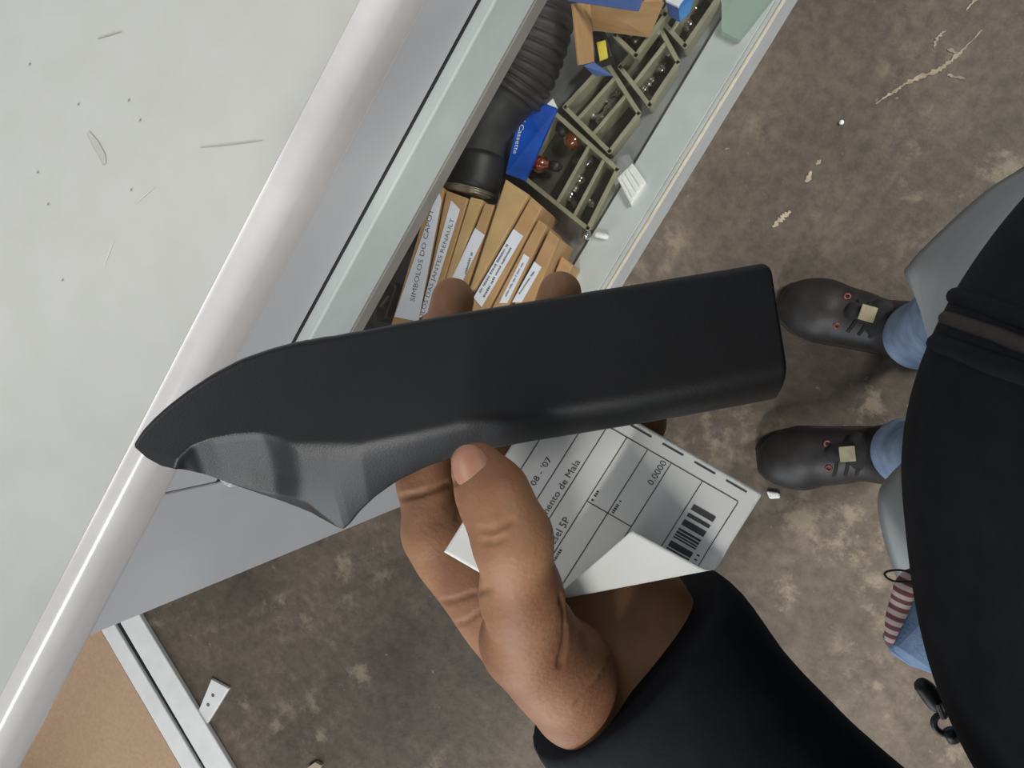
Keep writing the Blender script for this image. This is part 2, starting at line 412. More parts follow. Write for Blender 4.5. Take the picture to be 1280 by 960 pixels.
# ------------------------------------------------------------------ low tan board with double track on the floor
tan_m = mat('tan_board', (178, 148, 120), 0.7, (169, 139, 112), 140, bump=0.15, bscale=200)
white_m = mat('white_profile', (222, 222, 219), 0.4, (214, 214, 211), 30)
ZT = 0.010
bd = thing('floor_board', 'tan floor board edged with a white double track, beneath the counter top', 'board', pz(150, 900, 0))
def quad_solid(pts, z1, z0=0.0): return prism([pz(x, y, z1) for x, y in pts], [(*pz(x, y, z1)[:2], z0) for x, y in pts])
def ext(a, b, t): return (a[0] + (b[0] - a[0]) * t, a[1] + (b[1] - a[1]) * t)
r1l = ((129, 793), (225, 958)); r1r = ((146, 786), (249, 958)); r2l = ((152, 782), (255, 958)); r2r = ((176, 772), (289, 958))
def E2(l): return ext(*l, -0.35), ext(*l, 1.6)
a, b = E2(r1l); c, d = E2(r1r); bevel(fixn(obj('track', *quad_solid([a, b, d, c], ZT + 0.002), white_m, bd)), 0.002)
c2, d2 = E2(r2l); e, f_ = E2(r2r); bevel(fixn(obj('track', *quad_solid([c2, d2, f_, e], ZT + 0.002), white_m, bd)), 0.002)
fixn(obj('track_groove', *quad_solid([c, d, d2, c2], ZT - 0.0055), dark_m, bd))  # groove filler painted dark so the slot reads as shaded
fixn(obj('panel', *quad_solid([a, b, (-420, 1160), (-420, 700)], ZT), tan_m, bd))
# small white plate with two holes lying by the track
pl = thing('plastic_plate', 'small white plastic plate with two holes beside the white track', 'plate', pz(264, 876, 0))
q = [(264, 849), (286, 861), (259, 905), (246, 893)]
bevel(fixn(obj('plate_body', *quad_solid(q, 0.008), white_m, pl)), 0.0015)
for hx, hy in ((266, 869), (260, 881)):
    c = pz(hx, hy, 0.0083); obj('hole', [c + np.array([0.004 * math.cos(t), 0.004 * math.sin(t), 0]) for t in np.linspace(0, 2 * math.pi, 11)[:-1]], [tuple(range(10))], mat('hole_dark', (96, 94, 88), 0.8, (90, 88, 82), 80), pl)
q = [(384, 960), (394, 953), (402, 957), (396, 968)]
fixn(obj('plaster_chip', *quad_solid(q, 0.008), plaster, None, label='flat beige plaster chip lying alone on the concrete', category='chip'))
q = [(958, 614), (974, 616), (976, 623), (962, 624)]
bevel(fixn(obj('white_pellet', *quad_solid(q, 0.009), mat('bright_white', (238, 238, 234), 0.5, (230, 230, 226), 50), None, label='oblong white plastic pellet on the floor by the shoe', category='pellet')), 0.003)
c = pz(1052, 153, 0.003); obj('white_crumb', *lathe(c - np.array([0, 0, .003]), (0, 0, 1), [(0, .002), (.002, .004), (.005, .0038), (.007, .0015)], 9), MATS['bright_white'], None, True, label='tiny round white crumb on bare concrete near the crack', category='crumb')

# ------------------------------------------------------------------ cardboard boxes with labels in the case
card = mat('brown_card', (190, 150, 104), 0.8, (176, 136, 92), 18, bump=0.1, bscale=150, stretch=(1, 1, 6))
card2 = mat('brown_card_light', (200, 166, 116), 0.8, (188, 152, 104), 18)
lab_m = mat('label_paper', (236, 238, 246), 0.7, (230, 232, 241), 40)
ink = mat('grey_ink', (92, 92, 100), 0.8, (80, 80, 88), 60)
def card_box(top4, ztop, label, lab=None, texts=(), m=card, z0=ZS):
    """top4: photo corners of the upper face (far-left, far-right, near-right, near-left)"""
    T = [pz(x, y, ztop) for x, y in top4]
    cen = sum(T) / 4
    o = thing('card_box', label, 'box', (cen[0], cen[1], z0), 'labelled cardboard boxes in the display case')
    bevel(fixn(obj('carton', *prism(T, [np.array([*(p[:2]), z0]) for p in T]), m, o)), 0.0015)
    # folded flap line: a proud strip along the far end
    u = T[1] - T[0]; v = T[3] - T[0]; vl = v / np.linalg.norm(v); up = np.array([0, 0, 1.])
    e = 0.0008
    obj('flap', [T[0] + vl * .012 + up * e + u * .06, T[1] + vl * .012 + up * e - u * .06, T[2] + up * e - u * .06, T[3] + up * e + u * .06], [(0, 1, 2, 3)], m, o)
    if lab:
        Lp = [pz(x, y, ztop + 0.0016) for x, y in lab]
        lo = fixn(obj('paper_label', *prism([p + up * .0003 for p in Lp], Lp), lab_m, o))
        for body, p0, p1, hpx in texts:
            A_, B_ = pz(*p0, ztop + 0.0022), pz(*p1, ztop + 0.0022)
            ex = B_ - A_; ey = np.cross(up, ex)
            P, f = text3d(body, A_, ex, ey, np.linalg.norm(ex), hpx * 1.18 / 960)
            obj('lettering', P, f, ink, lo)
    return o
card_box([(543, 226), (555, 236), (522, 404), (486, 415)], 0.212, 'cardboard box with wide white label reading simbolos do capot',
         [(548, 236), (552, 250), (523, 402), (493, 396)], [('SIMBOLOS DO CAPOT', (518, 377), (542, 262), 7)])
card_box([(558, 238), (585, 248), (541, 398), (525, 403)], 0.211, 'cardboard box with narrow white label reading simbolos das jantes',
         [(564, 250), (575, 262), (535, 390), (524, 398)], [('SIMBOLOS DAS JANTES RENAULT', (521, 420), (568, 274), 6)])
card_box([(588, 246), (604, 250), (551, 385), (545, 387)], 0.209, 'narrow unlabelled cardboard box with an open crease behind the fingertip', None, m=card2)
card_box([(606, 254), (618, 256), (581, 368), (556, 385)], 0.208, 'cardboard box with short white label, between two unlabelled boxes',
         [(594, 285), (606, 294), (576, 356), (563, 352)], [(1, (583, 343), (592, 314), 3.5)])
card_box([(632, 224), (661, 243), (593, 362), (586, 364)], 0.212, 'tall plain cardboard box, its top bare, beside the long two-line label', None, m=card2)
card_box([(664, 246), (678, 258), (606, 396), (582, 392)], 0.207, 'cardboard box with a long white label of two printed lines',
         [(642, 286), (654, 295), (602, 384), (592, 372)], [(2, (601, 366), (636, 306), 3.6), (3, (606, 372), (640, 310), 3.6)])
card_box([(673, 274), (684, 282), (632, 390), (612, 390)], 0.205, 'cardboard box with narrow white label, one line of faint print',
         [(655, 317), (662, 322), (634, 379), (624, 379)], [(4, (633, 371), (656, 327), 3)])
card_box([(687, 287), (699, 298), (664, 384), (637, 392)], 0.204, 'cardboard box with small white label next to the bare shelf',
         [(668, 327), (677, 334), (652, 378), (640, 378)], [(5, (650, 368), (669, 340), 3)])
card_box([(702, 320), (716, 332), (684, 392), (672, 392)], 0.165, 'lowest cardboard box with a bare top, behind the last fingertip', None, m=card)
# ------------------------------------------------------------------ bulb trays
tray_m = mat('tray_plastic', (156, 152, 128), 0.35, (138, 134, 110), 25)
tray_in = mat('tray_bottom', (74, 74, 66), 0.5, (58, 58, 52), 20)
def tray(label, q, ztop, divs, cross=(), z0=ZS, th=0.0035):
    """q: photo corners of the rim: near-left, near-right, far-right, far-left; divs: fractions across"""
    T = [pz(x, y, ztop) for x, y in q]; up = np.array([0, 0, 1.])
    cen = sum(T) / 4; B = [np.array([*(cen + (p - cen) * 0.93)[:2], z0 + 0.001]) for p in T]
    o = thing('bulb_tray', label, 'tray', (cen[0], cen[1], z0), 'grey green bulb trays in the display case')
    def wall(p, r, pb, rb, name, t=th):
        d = r - p; d = d / np.linalg.norm(d); nrm = np.cross(d, up) * t / 2
        bevel(fixn(obj(name, *prism([p - nrm, p + nrm, r + nrm, r - nrm], [pb - nrm, pb + nrm, rb + nrm, rb - nrm]), tray_m, o)), 0.0008)
    for i in range(4): wall(T[i], T[(i + 1) % 4], B[i], B[(i + 1) % 4], 'tray_wall')
    def bil(L, s, t): return L[0] * (1 - s) * (1 - t) + L[1] * s * (1 - t) + L[2] * s * t + L[3] * (1 - s) * t
    for s in divs: wall(bil(T, s, 0.02), bil(T, s, 0.98), bil(B, s, 0.02), bil(B, s, 0.98), 'divider', 0.006)
    for s0, s1, t in cross: wall(bil(T, s0, t), bil(T, s1, t), bil(B, s0, t), bil(B, s1, t), 'divider', 0.006)
    fixn(obj('tray_bottom', *prism([p + up * .003 for p in B], B), tray_in, o))
    rim = []
    for i in range(4):
        d = T[(i + 1) % 4] - T[i]; d /= np.linalg.norm(d); nrm = np.cross(d, up)
        rim.append(bar(T[i] - d * .002, T[(i + 1) % 4] + d * .002, nrm * 0.0035, up * 0.0012))
    obj('rim', *join_vf(rim), tray_m, o)
    return o
ZR = 0.135
tray('square tray with two amber bulbs, nearest the cardboard boxes', [(645, 214), (735, 286), (772, 212), (692, 140)], ZR, (0.57, 0.8))
tray('narrow tray whose middle cell holds several clear bulbs, between two other trays', [(706, 134), (762, 190), (799, 142), (758, 78)], ZR, (0.28, 0.62))
tray('long tray with a row of clear bulbs beside the glass pane', [(775, 84), (812, 132), (848, 78), (822, 30)], ZR, (0.45,))
tray('tray end with bulbs beside the small blue and white box', [(825, 24), (856, 58), (900, -6), (866, -40)], ZR, (0.45,))
tray('small pale tray under the open blue carton', [(768, 44), (795, 70), (832, 18), (800, -8)], 0.172, (), z0=0.1375)
# ------------------------------------------------------------------ bulbs
clear = pane_mat('bulb_glass', (0.94, 0.93, 0.91), 9.0, 0.06, 1.5)
amber = pane_mat('amber_glass', (0.85, 0.36, 0.08), 4.5, 0.06, 1.5, 0.25, (196, 92, 24))
brass = mat('bulb_cap', (150, 146, 140), 0.35, (132, 128, 122), 60, metal=0.8)
black_m = mat('black_plastic', (26, 26, 27), 0.5, (34, 34, 35), 60)
def bulb(x, y, label, group, gm=clear, r=0.0105, ang=None, z=None, holder=None):
    z = ZS + 0.005 + r if z is None else z
    c = pz(x, y, z); a = random.uniform(0, 6.28) if ang is None else ang
    ax = np.array([math.cos(a), math.sin(a), 0.0])
    o = thing('light_bulb', label, 'bulb', (c[0], c[1], z - r), group)
    prof = [(-r * 0.98 * math.cos(t) if False else -r * math.cos(t), max(r * math.sin(t), 1e-4)) for t in np.linspace(0.05, 2.5, 12)] + [(r * 1.25, r * 0.5)]
    obj('glass', *lathe(c, ax, prof, 16), gm, o, True)
    obj('cap', *lathe(c, ax, [(r * 1.2, r * .62), (r * 2.2, r * .62), (r * 2.25, r * .45), (r * 2.5, r * .3)], 14), holder or brass, o, True)
    obj('filament', *lathe(c, ax, [(r * .1, r * .1), (r * 1.2, r * .14)], 6), brass, o)
ga = 'amber bulbs in the square tray'
bulb(716, 176, 'amber bulb in a black holder lying alone in its compartment corner', ga, amber, 0.0155, math.radians(165), 0.118, black_m)
bulb(675, 205, 'amber bulb half tucked under the blue leaflet', ga, amber, 0.0155, math.radians(20), 0.118, black_m)
for x, y in ((735, 203), (725, 224), (713, 244)):
    bulb(x, y, 'clear bulb in the middle row of the square tray', 'clear bulbs in the square tray')
bulb(741, 256, 'single clear bulb in the outer cell of the square tray', 'clear bulbs in the square tray', r=0.008)
for x, y in ((774, 116), (768, 130), (752, 150), (762, 138)):
    bulb(x, y, 'clear bulb crowded in the narrow middle tray', 'clear bulbs in the narrow tray')
for x, y in ((837, 66), (828, 86), (814, 103), (804, 114)):
    bulb(x, y, 'clear bulb in the long tray beside the glass', 'clear bulbs in the long tray')
for x, y in ((867, 12), (861, 32)):
    bulb(x, y, 'clear bulb beside the small blue and white box', 'clear bulbs in the end tray')
bulb(786, 40, 'clear bulb in the pale tray under the open carton', 'clear bulbs in the pale tray', z=0.153)
bulb(733, 294, 'loose clear bulb on the shelf outside the trays', 'loose bulbs', r=0.009)
c = pz(752, 295, 0.105)
obj('white_plug', *lathe(c + np.array([-.012, -.003, 0]), (1, .3, 0), [(0, .003), (.004, .0048), (.02, .0048), (.024, .003)], 12), MATS['bright_white'], None, True, label='short white plastic plug beside the loose bulb', category='plug')
# white clip bag by the glass
wc = thing('plastic_clip', 'white ribbed plastic clip in a clear wrapper leaning by the glass', 'clip', pz(785, 228, ZS))
q = [(771, 222), (790, 203), (808, 228), (789, 257)]
bevel(fixn(obj('clip_body', *quad_solid(q, 0.112, ZS), MATS['bright_white'], wc)), 0.003)
for k in range(3):
    t = 0.25 + 0.25 * k
    A_, B_ = ext(q[0], q[1], t), ext(q[3], q[2], t)
    obj('rib', *bar(pz(*ext(A_, B_, .12), 0.113), pz(*ext(A_, B_, .88), 0.113), (0.0012, 0.001, 0), (0, 0, 0.0015)), MATS['bright_white'], wc)
wrap = pane_mat('wrapper', (0.9, 0.9, 0.9), 1.2, 0.1, 1.45, 0.3, (215, 215, 215))
V = []; q2 = [(764, 222), (773, 196), (786, 192), (792, 204), (780, 214), (770, 232)]
fixn(obj('wrapper', *quad_solid(q2, 0.110, 0.1), wrap, wc))
# ------------------------------------------------------------------ blue leaflet box
blue = mat('blue_print', (22, 82, 180), 0.4, (18, 72, 166), 30, spec=0.4)
blue2 = mat('blue_carton', (66, 98, 158), 0.6, (58, 88, 146), 30)
wprint = mat('white_print', (235, 238, 240), 0.6, (228, 230, 232), 50)
bl = thing('blue_box', 'bright blue flat box with white lettering standing in the square tray', 'box', pz(662, 180, ZR))
zc = 0.152
T = [pz(650, 141, zc), pz(690, 127, zc - .004), pz(696, 136, zc - .004), pz(656, 226, zc - .008), pz(632, 217, zc)]
up = np.array([0, 0, 1.])
fixn(obj('box_shell', *prism(T, [p - up * .009 for p in T]), blue, bl))
T2 = [pz(684, 130, zc + .001), pz(691, 123, zc + .001), pz(697, 135, zc - .001)]
fixn(obj('white_corner', *prism(T2, [p - up * .004 for p in T2]), wprint, bl))
A_, B_ = pz(653, 144, zc + .0012), pz(641, 192, zc + .0012); ex = B_ - A_
P, f = text3d('ol Cassette', A_, ex, np.cross(up, ex), np.linalg.norm(ex), 6.5 * 1.2 / 960)
obj('lettering', P, f, wprint, bl)
# ------------------------------------------------------------------ open carton, blue outside and brown inside
oc = thing('open_carton', 'open cardboard carton with blue printed flaps above the bulb trays', 'carton', pz(775, 30, 0.14))
def panel(name, q, zs, m, th=0.003, parent=oc):
    P = [pz(x, y, z) for (x, y), z in zip(q, zs)]
    nrm = np.cross(P[1] - P[0], P[2] - P[0]); nrm /= np.linalg.norm(nrm); nrm *= th * (1 if nrm[2] > 0 else -1)
    return fixn(obj(name, *prism(P, [p - nrm for p in P]), m, parent))
panel('side_wall', [(716, 4), (738, 4), (743, 78), (724, 81)], [.25, .2, .2, .25], card)
panel('end_wall', [(738, 4), (830, 4), (812, 46), (740, 37)], [.235, .235, .184, .184], card)
panel('flap', [(708, -8), (806, -8), (798, 14), (710, 1)], [.26, .26, .255, .255], blue2)
panel('flap', [(729, 82), (742, 78), (766, 95), (744, 95)], [.22, .22, .2, .2], blue2)
panel('side_wall', [(806, -10), (835, -10), (824, 8), (804, 8)], [.22, .2, .2, .22], card)
panel('carton_bottom', [(738, -10), (830, -10), (812, 46), (740, 37)], [.181] * 4, card)
tg = thing('yellow_tag', 'black fitting with a yellow tag tucked behind the open carton', 'fitting', pz(752, 62, 0.13))
panel('tag', [(746, 53), (757, 50), (760, 72), (750, 76)], [.175, .17, .17, .175], mat('yellow_label', (224, 204, 60), 0.5, (214, 194, 52), 40), 0.003, tg)
bevel(fixn(obj('fitting_body', *prism([pz(x, y, .168) for x, y in ((740, 38), (756, 38), (766, 70), (746, 78))], [pz(x, y, .168) - up * .03 for x, y in ((740, 38), (756, 38), (766, 70), (746, 78))]), black_m, tg)), 0.003)
# small blue and white box by the glass
sb = thing('small_box', 'small blue box with white top standing in the end tray', 'box', pz(850, 5, 0.12))
panel('box_top', [(826, -14), (866, -16), (848, 8), (832, 0)], [.2] * 4, wprint, 0.01, sb)
panel('box_side', [(848, 8), (872, -14), (862, 16), (850, 28)], [.198, .198, .16, .16], mat('light_blue', (70, 148, 214), 0.5, (40, 110, 190), 30), 0.004, sb)
panel('box_side', [(832, 0), (848, 8), (850, 28), (836, 20)], [.198, .198, .16, .16], blue2, 0.004, sb)
# green-edged glass offcut at the end of the shelf
gg = pane_mat('green_glass', (0.94, 0.98, 0.96), 0.5, 0.02, 1.45, 0.5, (186, 208, 194))
q = [(896, -14), (974, -14), (924, 50), (902, 38), (902, 4)]
fixn(obj('glass_offcut', *quad_solid(q, 0.112, 0.0985), gg, None, label='greenish glass offcut resting on the case inner rail', category='glass'))
# black relay-like connector at the left of the boxes
ct = thing('black_connector', 'black plastic connector lying between the case rail and the boxes', 'connector', pz(486, 392, 0.16))
q = [(470, 372), (488, 350), (496, 358), (482, 398), (470, 402)]
bevel(fixn(obj('connector_body', *prism([pz(x, y, .2) for x, y in q], [pz(x, y, .2) * [1, 1, 0] + [0, 0, ZS] for x, y in q]), black_m, ct)), 0.003)
obj('pin', *bar(pz(476, 384, .203), pz(486, 370, .203), (0.002, 0.001, 0), (0, 0, .002)), brass, ct)
# ------------------------------------------------------------------ corrugated black hose
rub = mat('black_rubber', (38, 37, 37), 0.55, (62, 60, 58), 25, bump=0.2, bscale=90, lo=0.45, hi=0.75, spec=0.4)
hs = thing('intake_hose', 'black corrugated rubber intake hose with a smooth elbow and clamped end', 'hose', pz(640, 130, ZS))
bp_ = catmull([pz(684, -60, .175), pz(676, -10, .175), pz(667, 40, .175), pz(652, 84, .172), pz(634, 116, .168)], 40)
rad = []
for i in range(len(bp_)):
    t = i / (len(bp_) - 1); rad.append(0.0555 + 0.0070 * abs(math.sin(i / 160 * math.pi * 15)) ** 0.6)
obj('bellows', *tube(bp_, rad, 36), rub, hs, True)
ep = catmull([pz(640, 106, .168), pz(618, 138, .165), pz(602, 168, .16), pz(597, 198, .155)], 12)
obj('elbow', *tube(ep, list(np.linspace(0.054, 0.043, len(ep))), 32), rub, hs, True)
cp = [pz(600, 192, .155), pz(598, 200, .155), pz(596, 210, .155), pz(592, 230, .155), pz(590, 238, .155)]
obj('clamp', *tube(cp, [0.044, 0.047, 0.047, 0.046, 0.045], 32), black_m, hs, True)
cp = catmull([pz(590, 238, .155), pz(588, 246, .155)], 12)
obj('end_ring', *tube(cp, [0.0465 + 0.0012 * math.sin(k * 1.5) for k in range(len(cp))], 36), mat('worn_steel', (196, 186, 168), 0.3, (120, 112, 100), 30, metal=0.7), hs, True)

# ------------------------------------------------------------------ plastic trim piece held in the hand
trim_m = mat('charcoal_plastic', (23, 23, 24), 0.42, (20, 20, 21), 70, bump=0.10, bscale=1400, spec=0.40)
D0 = 0.300
TB = [((163, 552), (164, 560)), ((172, 538), (178, 574)), ((186, 523), (196, 584)), ((205, 506), (216, 588)), ((230, 487), (240, 598)), ((262, 466), (275, 616)),
      ((297, 448), (312, 632)), ((335, 435), (348, 648)), ((365, 427), (380, 664)), ((388, 423), (399, 675)), ((404, 420), (409, 679)), ((415, 419), (418, 671)),
      ((430, 416), (432, 654)), ((455, 412), (455, 632)), ((490, 405), (488, 608)), ((530, 398), (528, 588)), ((570, 391), (568, 574)), ((620, 383), (615, 564)),
      ((680, 373), (676, 553)), ((740, 363), (740, 543)), ((800, 354), (800, 533)), ((860, 344), (864, 522)), ((915, 335), (925, 511)), ((948, 329), (964, 504)), ((957, 328), (980, 501)), ((964, 332), (989, 499)), ((966, 340), (991, 492))]
NS, NT = 260, 84
tt = np.linspace(0, 1, len(TB)); ss = np.linspace(0, 1, NS)
def smooth_i(vals):
    v = np.interp(ss, tt, vals); 
    for _ in range(3): v[1:-1] = 0.25 * v[:-2] + 0.5 * v[1:-1] + 0.25 * v[2:]
    return v
TX, TY = smooth_i([p[0][0] for p in TB]), smooth_i([p[0][1] for p in TB])
BX, BY = smooth_i([p[1][0] for p in TB]), smooth_i([p[1][1] for p in TB])
def sst(a, b, x): t = np.clip((x - a) / (b - a), 0, 1); return t * t * (3 - 2 * t)
tv = np.linspace(0, 1, NT)
GX = TX[:, None] * (1 - tv) + BX[:, None] * tv; GY = TY[:, None] * (1 - tv) + BY[:, None] * tv
MM = D0 / F_PX                                        # metres per photo pixel at this depth
yc = np.interp(GX, [160, 215, 300, 375, 450, 520, 600, 700, 800, 900, 990], [572, 560, 552, 552, 552, 536, 516, 502, 486, 466, 444])
wf = np.maximum(BY[:, None] - yc, 20)
qf = np.clip((GY - yc) / wf, 0, 1)
amp = np.interp(GX, [300, 400, 470, 560, 700, 990], [0.72, 0.72, 0.78, 0.85, 0.95, 1.0])
pw = np.interp(GX, [300, 400, 470, 560, 700, 990], [1.25, 1.25, 1.4, 1.8, 2.2, 2.4])
flank = amp * wf * qf ** pw
ys = np.interp(GX, [160, 190, 213, 222, 238, 262, 295, 325, 350, 366, 376], [590, 590, 588, 572, 557, 548, 542, 541, 547, 557, 572])
dsc = np.clip(GY - ys, 0, None)
scoop = 0.95 * (np.sqrt(dsc ** 2 + 9) - 3) + 4.0 * sst(0, 8, dsc) - 0.0028 * dsc ** 2
xr = np.interp(GY, [540, 560, 600, 632, 660, 680], [366, 374, 374, 367, 388, 408])       # the ridge
bl_ = sst(-46, 2, GX - xr)
left = np.where(dsc > 0, scoop, 0)
tip = 0.35 * np.clip(GY - np.interp(GX, [160, 213, 300], [556, 572, 600]), 0, None) * (GX < 240)
drop = np.where(GX < xr + 3, left * (1 - bl_) + flank * bl_ + tip * (1 - sst(205, 235, GX)), flank)
yb = np.interp(GX, [215, 300, 365, 408], [592, 622, 636, 682])
drop += np.where(GX < 412, 1.1 * np.clip(GY - yb, 0, None) * (1 - bl_ * 0.3), 0)
# gently crowned face, softened edges
dt = tv[None, :] * (BY - TY)[:, None]; R_ = 9.0
drop += np.where(dt < R_, R_ - np.sqrt(np.clip(R_ ** 2 - (R_ - dt) ** 2, 0, None)), 0)
dsr = np.clip((TX[-1] - TX)[:, None] * (1 - tv) + (BX[-1] - BX)[:, None] * tv, 0, None)
drop += np.where(dsr < 6, 6 - np.sqrt(np.clip(36 - (6 - dsr) ** 2, 0, None)), 0)
drop += 0.00012 * (GX - 620) ** 2 * (GX < 620) * 0.35
for _ in range(2):
    drop[1:-1, 1:-1] = (drop[1:-1, 1:-1] * 4 + drop[:-2, 1:-1] + drop[2:, 1:-1] + drop[1:-1, :-2] + drop[1:-1, 2:]) / 8
DEP = D0 + drop * MM
VT = np.array([[pd(GX[i, j], GY[i, j], D0) + M[:, 2] * (DEP[i, j] - D0) for j in range(NT)] for i in range(NS)])
DB = np.maximum(DEP + 0.003, D0 + 0.026 + 0 * DEP); DB = np.maximum(DB, DEP + 0.003)
VB = np.array([[VT[i, j] + M[:, 2] * (DB[i, j] - DEP[i, j]) for j in range(NT)] for i in range(NS)])
V = np.concatenate([VT.reshape(-1, 3), VB.reshape(-1, 3)]); nV = NS * NT
Fc = []
for i in range(NS - 1):
    for j in range(NT - 1):
        a = i * NT + j; Fc.append((a, a + 1, a + NT + 1, a + NT)); Fc.append((nV + a, nV + a + NT, nV + a + NT + 1, nV + a + 1))
rim = [(i, 0) for i in range(NS)] + [(NS - 1, j) for j in range(1, NT)] + [(i, NT - 1) for i in range(NS - 2, -1, -1)] + [(0, j) for j in range(NT - 2, 0, -1)]
for k in range(len(rim)):
    a = rim[k][0] * NT + rim[k][1]; b2 = rim[(k + 1) % len(rim)]; b = b2[0] * NT + b2[1]
    Fc.append((a, b, nV + b, nV + a))
tr = fixn(obj('trim_piece', V, Fc, trim_m, None, True, label='long charcoal plastic car trim piece with a scooped pointed end, held in a hand', category='car part'))
md = tr.modifiers.new('es', 'EDGE_SPLIT'); md.split_angle = math.radians(60)

# ------------------------------------------------------------------ printed paper slip with a curled corner
paper_m = mat('slip_paper', (226, 226, 222), 0.75, (219, 219, 214), 12)
ink_m = mat('black_ink', (66, 64, 64), 0.8, (80, 78, 78), 120)
DP = 0.339
TLp = np.array([555., 690.]); S_ = np.array([0.866, 0.50]); T_ = np.array([0.535, -0.845])
LP, WP = 298., 262.
fold0 = np.array([705., 738. - 20]); fdir = np.array([0.982, -0.187]); fn = np.array([0.187, 0.982])
RC, TH = 22.0, math.radians(146)
def paper(u, v, lift=0.0):
    """u along the text, v down the rows, in photo pixels at the slip's depth -> world"""
    p = TLp + S_ * v + T_ * u
    q = (p - fold0) @ fn; h = 0.0
    bow = 10 * math.exp(-((q + 60) / 70) ** 2) * 0
    nrm = np.array([0., 0., 1.])
    if q > 0:
        along = p - fn * q
        if q < RC * TH: a = q / RC; q2 = RC * math.sin(a); h = RC * (1 - math.cos(a))
        else:
            a = TH; e = q - RC * TH; q2 = RC * math.sin(a) + e * math.cos(a); h = RC * (1 - math.cos(a)) + e * math.sin(a)
        p = along + fn * q2
        off = np.array([0, -math.sin(a), math.cos(a)])
        p = p + fn * off[1] * lift; h = h + off[2] * lift
    else: h = lift
    mm = DP / F_PX
    # slip sags towards its lower right end
    sag = 0.00007 * max(v - 170, 0) ** 2
    return pd(p[0], p[1], DP) - M[:, 2] * (h - sag) * mm
N1, N2 = 60, 70
V = [paper(WP * i / N1, LP * j / N2) for j in range(N2 + 1) for i in range(N1 + 1)]
Fc = [(j * (N1 + 1) + i, j * (N1 + 1) + i + 1, (j + 1) * (N1 + 1) + i + 1, (j + 1) * (N1 + 1) + i) for j in range(N2) for i in range(N1)]
slip = obj('paper_slip', V, Fc, paper_m, None, True, label='white printed parts slip with barcode and curled corner, held under the trim piece', category='paper')
md = slip.modifiers.new('s', 'SOLIDIFY'); md.thickness = 0.00025; md.offset = 0
def pmap(us, vs, f, name, m=None):
    obj(name, [paper(u, v, 0.9) for u, v in zip(us, vs)], f, m or ink_m, slip)
def prect(u0, v0, u1, v1, name):
    n = max(2, int(max(abs(u1 - u0), abs(v1 - v0)) / 4)); U, Vv, f = [], [], []
    lng = abs(u1 - u0) > abs(v1 - v0)
    for k in range(n + 1):
        t = k / n
        if lng: U += [u0 + (u1 - u0) * t] * 2; Vv += [v0, v1]
        else: U += [u0, u1]; Vv += [v0 + (v1 - v0) * t] * 2
        if k: f.append((2 * k - 2, 2 * k - 1, 2 * k + 1, 2 * k))
    pmap(U, Vv, f, name)
LWd = 1.2
u0, u1, um = 22, 238, 144
rows = [25, 62, 88, 116, 146, 180, 225, 277]
for r in rows: prect(u0, r, u1, r + LWd, 'rule_line')
prect(u0, rows[0], u0 + LWd, rows[-1], 'rule_line'); prect(u1, rows[0], u1 + LWd, rows[-1], 'rule_line')
prect(um, rows[3], um + LWd, rows[5], 'rule_line')
def ptext(body, u, v, hgt, length=None):
    x, y, f = text_vf(body, None, None, None, length, hgt) if isinstance(body, str) else blur_print(body, length, hgt)
    pmap(u + x, v - y, f, 'printed_text')
ptext("08 - '07", 128, 52, 8, 40)
ptext('Equipamento de Mala', 66, 84, 9, 117)
ptext('Diesel 5P', 64, 112, 10, 50)
ptext(11, 60, 124, 4.5, 16); ptext(12, um + 4, 124, 4.5, 15); ptext(13, um + 4, 154, 4.5, 18)
ptext('0.0000', 202, 176, 9, 34)
ptext(14, 138, 273, 5, 18)
random.seed(3)
u = 70
while u < 204:
    wb = random.choice([2, 2, 3, 5, 8]); prect(u, 232, u + wb, 264, 'barcode_bar'); u += wb + random.choice([1.4, 1.8, 2.6, 4.5])
for k in range(4): prect(WP - 9, 112 + 46 * k, WP - 6.5, 142 + 46 * k, 'rule_line')

# ------------------------------------------------------------------ the person holding the part
def skin_material():
    m = mat('skin', (150, 110, 80), 0.58, (122, 80, 56), 34, bump=0.35, bscale=420, lo=0.3, hi=0.72, sss=0.12, spec=0.35)
    return m
skin = skin_material()
J = lambda x, y, d: pd(x, y, d)
hand = []
def chain(pts, k=0.008):
    for a, b in zip(pts[:-1], pts[1:]):
        hand.append((J(*a[:3]), J(*b[:3]), a[3] / 1000, b[3] / 1000, k))
# palm bones
chain([(542, 668, .363, 14), (640, 770, .366, 15), (745, 868, .366, 18)], .018)
chain([(612, 645, .366, 13.5), (770, 850, .370, 19)], .018)
chain([(685, 640, .370, 13), (795, 835, .374, 19)], .018)
chain([(752, 655, .374, 12.5), (820, 800, .378, 19)], .018)
chain([(565, 700, .365, 12), (660, 820, .350, 15)], .018)          # web of the thumb
chain([(805, 850, .374, 27), (930, 985, .376, 29), (1020, 1090, .378, 34)], .02)
chain([(745, 868, .366, 22), (805, 850, .374, 24)], .02)
chain([(815, 755, .376, 17), (835, 800, .376, 19)], .015)
# thumb
chain([(722, 872, .348, 22), (664, 800, .312, 18.5), (652, 745, .290, 14.5), (640, 672, .274, 13.2), (616, 618, .274, 11.8), (597, 586, .279, 9.6)], .007)
chain([(705, 835, .332, 19), (650, 800, .325, 15)], .012)
